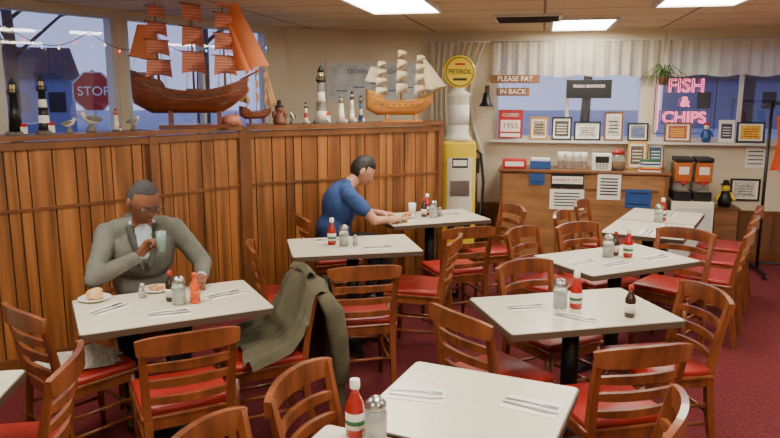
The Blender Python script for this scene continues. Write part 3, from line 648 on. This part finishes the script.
def head(parent,M,skin,hair,lip,style,glasses=False):
    M=M@Matrix.Scale(1.06,4)
    def hp(x,y,z,o=0):
        X=.077*x;Y=.096*y;Z=.12*z
        if z<0: X*=1-.30*(-z)**1.8
        if z<0 and y<0: Y*=1-.3*(-z)
        if y>0:
            Y*=.93
            if z<-.45: Y+=.014*math.exp(-((z+.72)/.2)**2)*math.exp(-(x/.35)**2)
            Y-=.011*math.exp(-((abs(x)-.42)/.17)**2-((z-.02)/.13)**2)
            Y+=.006*math.exp(-((z-.2)/.09)**2)*math.exp(-(x/.6)**2)
            t=(.12-z)/.44
            if 0<t<1: Y+=.03*math.exp(-(x/(.11+.09*t))**2)*(t**1.1 if t<.8 else .78*(1-t)/.2)
            Y+=.006*math.exp(-((z+.48)/.07)**2)*math.exp(-(x/.3)**2)
        v=Vector((X,Y,Z)); return v*(1+o)
    def sph(m,o,cond,seg=52,rings=44):
        vs=[];fs=[];ok=[]
        for i in range(rings+1):
            p=math.pi*i/rings
            for j in range(seg):
                a=2*math.pi*j/seg; x,y,z=math.sin(p)*math.cos(a),math.sin(p)*math.sin(a),math.cos(p)
                c=cond(x,y,z); ok.append(c); vs.append(hp(x,y,z,o if c else -.03))
        for i in range(rings):
            for j in range(seg):
                q=[i*seg+j,i*seg+(j+1)%seg,(i+1)*seg+(j+1)%seg,(i+1)*seg+j]
                if any(ok[k] for k in q): fs.append(q)
        mb.add(vs,fs,m,True)
    mb=MB(); mb.M=M; sph(skin,0,lambda x,y,z:True)
    for s in(-1,1):
        mb.ell((s*.079,-.005,-.005),(.010,.02,.032),skin); mb.ell((s*.0325,.076,.004),(.0135,.011,.009),M_eyew,seg=12,rings=8); mb.ell((s*.0325,.0862,.001),(.005,.003,.005),M_black,seg=8,rings=6)
        mb.ell((s*.0325,.0775,.010),(.015,.011,.007),skin,seg=12,rings=8)
        mb.tube([(s*.015,.092,.024),(s*.033,.092,.030),(s*.05,.084,.025)],[.003,.004,.002],hair,6,rnd=True)
    mb.ell((0,.0925,-.055),(.022,.007,.0045),lip,seg=12,rings=8); mb.ell((0,.0915,-.063),(.018,.007,.005),lip,seg=12,rings=8)
    if glasses:
        for s in(-1,1):
            mb.tube([(s*.034+.021*math.cos(a*.5236),.098,.007+.016*math.sin(a*.5236)) for a in range(13)],.0018,M_black,6)
            mb.tube([(s*.055,.098,.010),(s*.078,.07,.010),(s*.083,.0,.008)],.0018,M_black,6)
        mb.tube([(-.013,.1,.010),(.013,.1,.010)],.0018,M_black,6)
    mb.obj('head',parent=parent)
    mb=MB(); mb.M=M
    if style=='receding': sph(hair,.03,lambda x,y,z:(z>.52+.25*max(0,y)-.0) or (y<.15 and z>-.28-.2*y and (abs(x)>.5 or y<-.3)))
    else: sph(hair,.06,lambda x,y,z:(z>.45) or (y<.15 and z>.02) or (y<-.2 and z>-.5))
    mb.obj('hair',parent=parent)
def basis(o,fwd,pal):
    y=Vector(fwd).normalized(); z=-Vector(pal); z=(z-y*z.dot(y)).normalized(); x=y.cross(z)
    m=Matrix((x,y,z)).transposed().to_4x4(); m.translation=Vector(o); return m
def hand(parent,M,skin,side,curl,name='hand'):
    mb=MB(); mb.M=M
    mb.tube([(0,-.03,0),(0,.01,0)],[.026,.027],skin,12,rnd=True)
    mb.box((0,.045,0),(.078,.092,.028),skin,bev=.0125,smooth=True)
    for k,(x,l) in enumerate(((-.03,.066),(-.01,.078),(.011,.074),(.030,.058))):
        x=x*side*-1; p=Vector((x,.085,0)); P=[p-Vector((0,.02,0)),p]; an=0
        for q,f in enumerate((.45,.32,.25)):
            an+=R(curl*(1,1.1,.8)[q]); p=p+Vector((x*.08,math.cos(an),-math.sin(an)))*l*f; P.append(p.copy())
        mb.tube(P,[.0095,.0095,.0088,.008,.0068],skin,10,rnd=True)
    mb.tube([(side*.024,.015,-.004),(side*.045,.04,-.014),(side*.052,.065,-.026),(side*.046,.088,-.034)],[.014,.012,.010,.008],skin,10,rnd=True)
    mb.obj(name,parent=parent)
g=empty('man_in_grey_blazer',(-1.5,4.12,0),-153)
J=M_blaz; T_=M_trou; LP=M_lapel
wr=(.05,.385,.965); wl=(-.27,.40,.80)
parts=[('E',(0,-.01,.60),(.17,.13,.12),T_),('E',(0,.02,.73),(.17,.13,.17),J),('E',(0,.08,.92),(.19,.135,.19),J),
 ('C',(-.13,.09,1.055),.066,(.13,.09,1.055),.066,J),('C',(0,.12,1.07),.062,(0,.2,1.18),.052,M_skin1),('E',(0,.14,1.0),(.05,.108,.13),M_shirt),('C',(-.035,.14,1.10),.03,(.035,.14,1.10),.03,M_shirt),
 ('C',(.19,.08,1.035),.066,(.285,.27,.825),.052,J),('C',(.285,.27,.825),.052,(.07,.375,.945),.038,J),('C',(.07,.375,.945),.028,wr,.027,M_shirt),
 ('C',(-.19,.08,1.035),.066,(-.335,.18,.83),.052,J),('C',(-.335,.18,.83),.052,(-.285,.365,.808),.038,J),('C',(-.285,.365,.808),.029,wl,.027,M_shirt),
 ('C',(.1,.0,.585),.088,(.14,.43,.56),.066,T_),('C',(.14,.43,.56),.064,(.14,.40,.12),.042,T_),('C',(.14,.38,.05),.042,(.15,.53,.04),.036,M_black),
 ('C',(-.1,.0,.585),.088,(-.14,.43,.56),.066,T_),('C',(-.14,.43,.56),.064,(-.14,.40,.12),.042,T_),('C',(-.14,.38,.05),.042,(-.15,.53,.04),.036,M_black),
 ('C',(.075,.185,1.08),.022,(.02,.232,.84),.015,LP),('C',(-.075,.185,1.08),.022,(-.02,.232,.84),.015,LP),('C',(-.07,.06,1.115),.028,(.07,.06,1.115),.028,LP)]
body('body',parts,.0085,g)
HM_=Matrix.Translation((0,.27,1.235))@Matrix.Rotation(R(18),4,'Z')@Matrix.Rotation(R(-26),4,'X')
head(g,HM_,M_skin1,M_hg,M_lip,'receding',True)
hand(g,basis(wr,(-.55,.15,.8),(-.35,.3,-.2)),M_skin1,-1,42,'hand_right')
hand(g,basis(wl,(.35,.9,-.08),(0,0,-1)),M_skin1,1,38,'hand_left')
mb=MB(); mb.M=Matrix.Translation((-.055,.455,.985)); mb.lathe([(.022,0),(.028,.11),(.026,.11),(.02,.006),(.001,.006)],mat('green_tumbler',rgb(120,150,146),.2,coat=.3)); mb.obj('tumbler',parent=g)
mb=MB(); mb.bar([(-.25,.47,.79),(-.22,.56,.775)],[.006,.006],.003,M_steel); mb.box((-.213,.58,.77),(.016,.03,.003),M_steel); mb.obj('fork',parent=g)
g=empty('man_in_blue_polo',(-.47,5.72,0),-70)
J=M_polo; S_=M_skin2; wr=(.13,.50,.79); wl=(-.12,.47,.80)
parts=[('E',(0,-.02,.60),(.175,.14,.13),T_),('E',(0,-.0,.72),(.18,.14,.16),J),('E',(0,.05,.90),(.195,.14,.19),J),
 ('C',(-.13,.09,1.03),.072,(.13,.09,1.03),.072,J),('C',(0,.12,1.05),.058,(0,.2,1.14),.052,S_),('C',(-.03,.115,1.09),.04,(.03,.115,1.09),.04,J),
 ('C',(.20,.09,1.01),.068,(.25,.18,.91),.062,J),('C',(.25,.18,.91),.045,(.28,.27,.82),.042,S_),('C',(.28,.27,.815),.042,wr,.027,S_),
 ('C',(-.20,.09,1.01),.068,(-.25,.18,.91),.062,J),('C',(-.25,.18,.91),.045,(-.28,.27,.82),.042,S_),('C',(-.28,.27,.815),.042,wl,.027,S_),
 ('C',(.1,.0,.585),.09,(.13,.43,.56),.066,T_),('C',(.13,.43,.56),.064,(.14,.36,.12),.042,T_),('C',(.14,.34,.05),.042,(.15,.5,.04),.036,M_black),
 ('C',(-.1,.0,.585),.09,(-.13,.43,.56),.066,T_),('C',(-.13,.43,.56),.064,(-.14,.36,.12),.042,T_),('C',(-.14,.34,.05),.042,(-.15,.5,.04),.036,M_black)]
body('body',parts,.0105,g)
head(g,Matrix.Translation((0,.26,1.195))@Matrix.Rotation(R(-14),4,'Z')@Matrix.Rotation(R(-32),4,'X'),S_,M_hb,M_lip2,'full')
hand(g,basis(wr,(-.4,.9,-.05),(0,0,-1)),S_,-1,35,'hand_right'); hand(g,basis(wl,(.3,.9,-.05),(0,0,-1)),S_,1,35,'hand_left')
# ---------------------------------------------------------------- exterior
M_asph=mat('lit_look_pavement',rgb(196,190,196),.8,var=.15,sc=(1,1,1)); M_bark=mat('bark',rgb(66,58,60),.9)  # pavement colour lightened to imitate a lit parking lot
mb=MB(); mb.box((0,25,-.3),(120,100,.1),M_asph); mb.obj('ground_outside')
def stop():
    mb=MB(); P=lambda r:[(r*math.cos(R(22.5+45*i)),r*math.sin(R(22.5+45*i))) for i in range(8)]
    mb.M=Matrix.Rotation(R(90),4,'X'); mb.prism(P(.40),-.01,.0,M_wtrim); mb.prism(P(.37),.001,.008,M_red); mb.M=Matrix.Identity(4)
    mb.tube([(0,.03,-2.05),(0,.03,.4)],.03,M_steel,8); return mb
o=stop().obj('stop_sign',(-5.60,13.5,1.82),22); text(o,'STOP',.24,(0,-.02,0),M_paper)
def tree(x,y,h,r):
    mb=MB(); mb.tube([(0,0,-.3),(.1,0,h*.4),(-.05,0,h)],[r,r*.75,r*.3],M_bark,10)
    for i in range(16):
        a=i*2.4; z0=h*(.35+.04*i); l=h*.35*(1-.03*i)
        p1=(math.cos(a)*l*.5,math.sin(a)*l*.5,z0+l*.4); mb.tube([(0,0,z0),p1,(math.cos(a)*l,math.sin(a)*l,z0+l*.9)],[r*.3,r*.18,.01],M_bark,6)
        for q in(-.5,.5): mb.tube([p1,(math.cos(a+q)*l,math.sin(a+q)*l,z0+l*.6)],[r*.12,.008],M_bark,5)
    mb.obj('bare_tree',(x,y,0))
for x,y,h,r in((-8.5,16,7,.16),(-4.5,17,8,.18),(-11,13,7,.15),(-3,20,8,.15),(6,22,7,.16),(10,20,8,.18),(3,24,8,.15)): tree(x,y,h,r)
def house(x,y,w,d,h,m,rz):
    mb=MB(); mb.box((0,0,h/2-.25),(w,d,h),m); mb.add([(-w/2-.3,-d/2-.3,h-.25),(w/2+.3,-d/2-.3,h-.25),(w/2+.3,d/2+.3,h-.25),(-w/2-.3,d/2+.3,h-.25),(-w/2,0,h+1.3),(w/2,0,h+1.3)],[[0,1,5,4],[2,3,4,5],[0,4,3],[1,2,5],[0,1,2,3]],M_bark)
    for k in range(6): mb.box((-w/2+w*(k+.5)/6,-d/2-.02,1.3),(.7,.03,.9),mat('dim_pane',rgb(120,116,120),.3) if k%3==1 else M_black)
    mb.obj('house_outside',(x,y,0),rz)
house(-20,34,9,7,2.6,mat('siding3',rgb(120,128,160),.9),25); house(-1,46,12,7,2.6,mat('siding',rgb(130,136,156),.9),0); house(22,42,10,7,2.6,mat('siding2',rgb(120,126,150),.9),-10)
mb=MB(); P=[(1.9+2.7*i/60,-.03,2.3-.12*abs(math.sin(i*.21))) for i in range(61)]; mb.tube(P,.003,M_green,5)
cl=[mat('bulb_%d'%i,c,.3,em=3) for i,c in enumerate((rgb(255,200,120),rgb(255,90,80),rgb(110,160,255)))]
for i in range(0,61,3): mb.ell((P[i][0],P[i][1],P[i][2]-.02),(.008,.008,.014),cl[(i//3)%3],seg=8,rings=6)
mb.obj('string_lights',mw=WL)
# ---------------------------------------------------------------- world
w=bpy.data.worlds.new('dusk'); SC.world=w; w.use_nodes=True; nt=w.node_tree; bg=nt.nodes['Background']
tc=nt.nodes.new('ShaderNodeTexCoord'); sx=nt.nodes.new('ShaderNodeSeparateXYZ'); cr=nt.nodes.new('ShaderNodeValToRGB')
cr.color_ramp.elements[0].position=.0; cr.color_ramp.elements[0].color=rgb(150,158,200); cr.color_ramp.elements[1].position=.5; cr.color_ramp.elements[1].color=rgb(104,120,180)
nt.links.new(tc.outputs['Generated'],sx.inputs[0]); nt.links.new(sx.outputs[2],cr.inputs[0]); nt.links.new(cr.outputs[0],bg.inputs[0]); bg.inputs[1].default_value=2.0
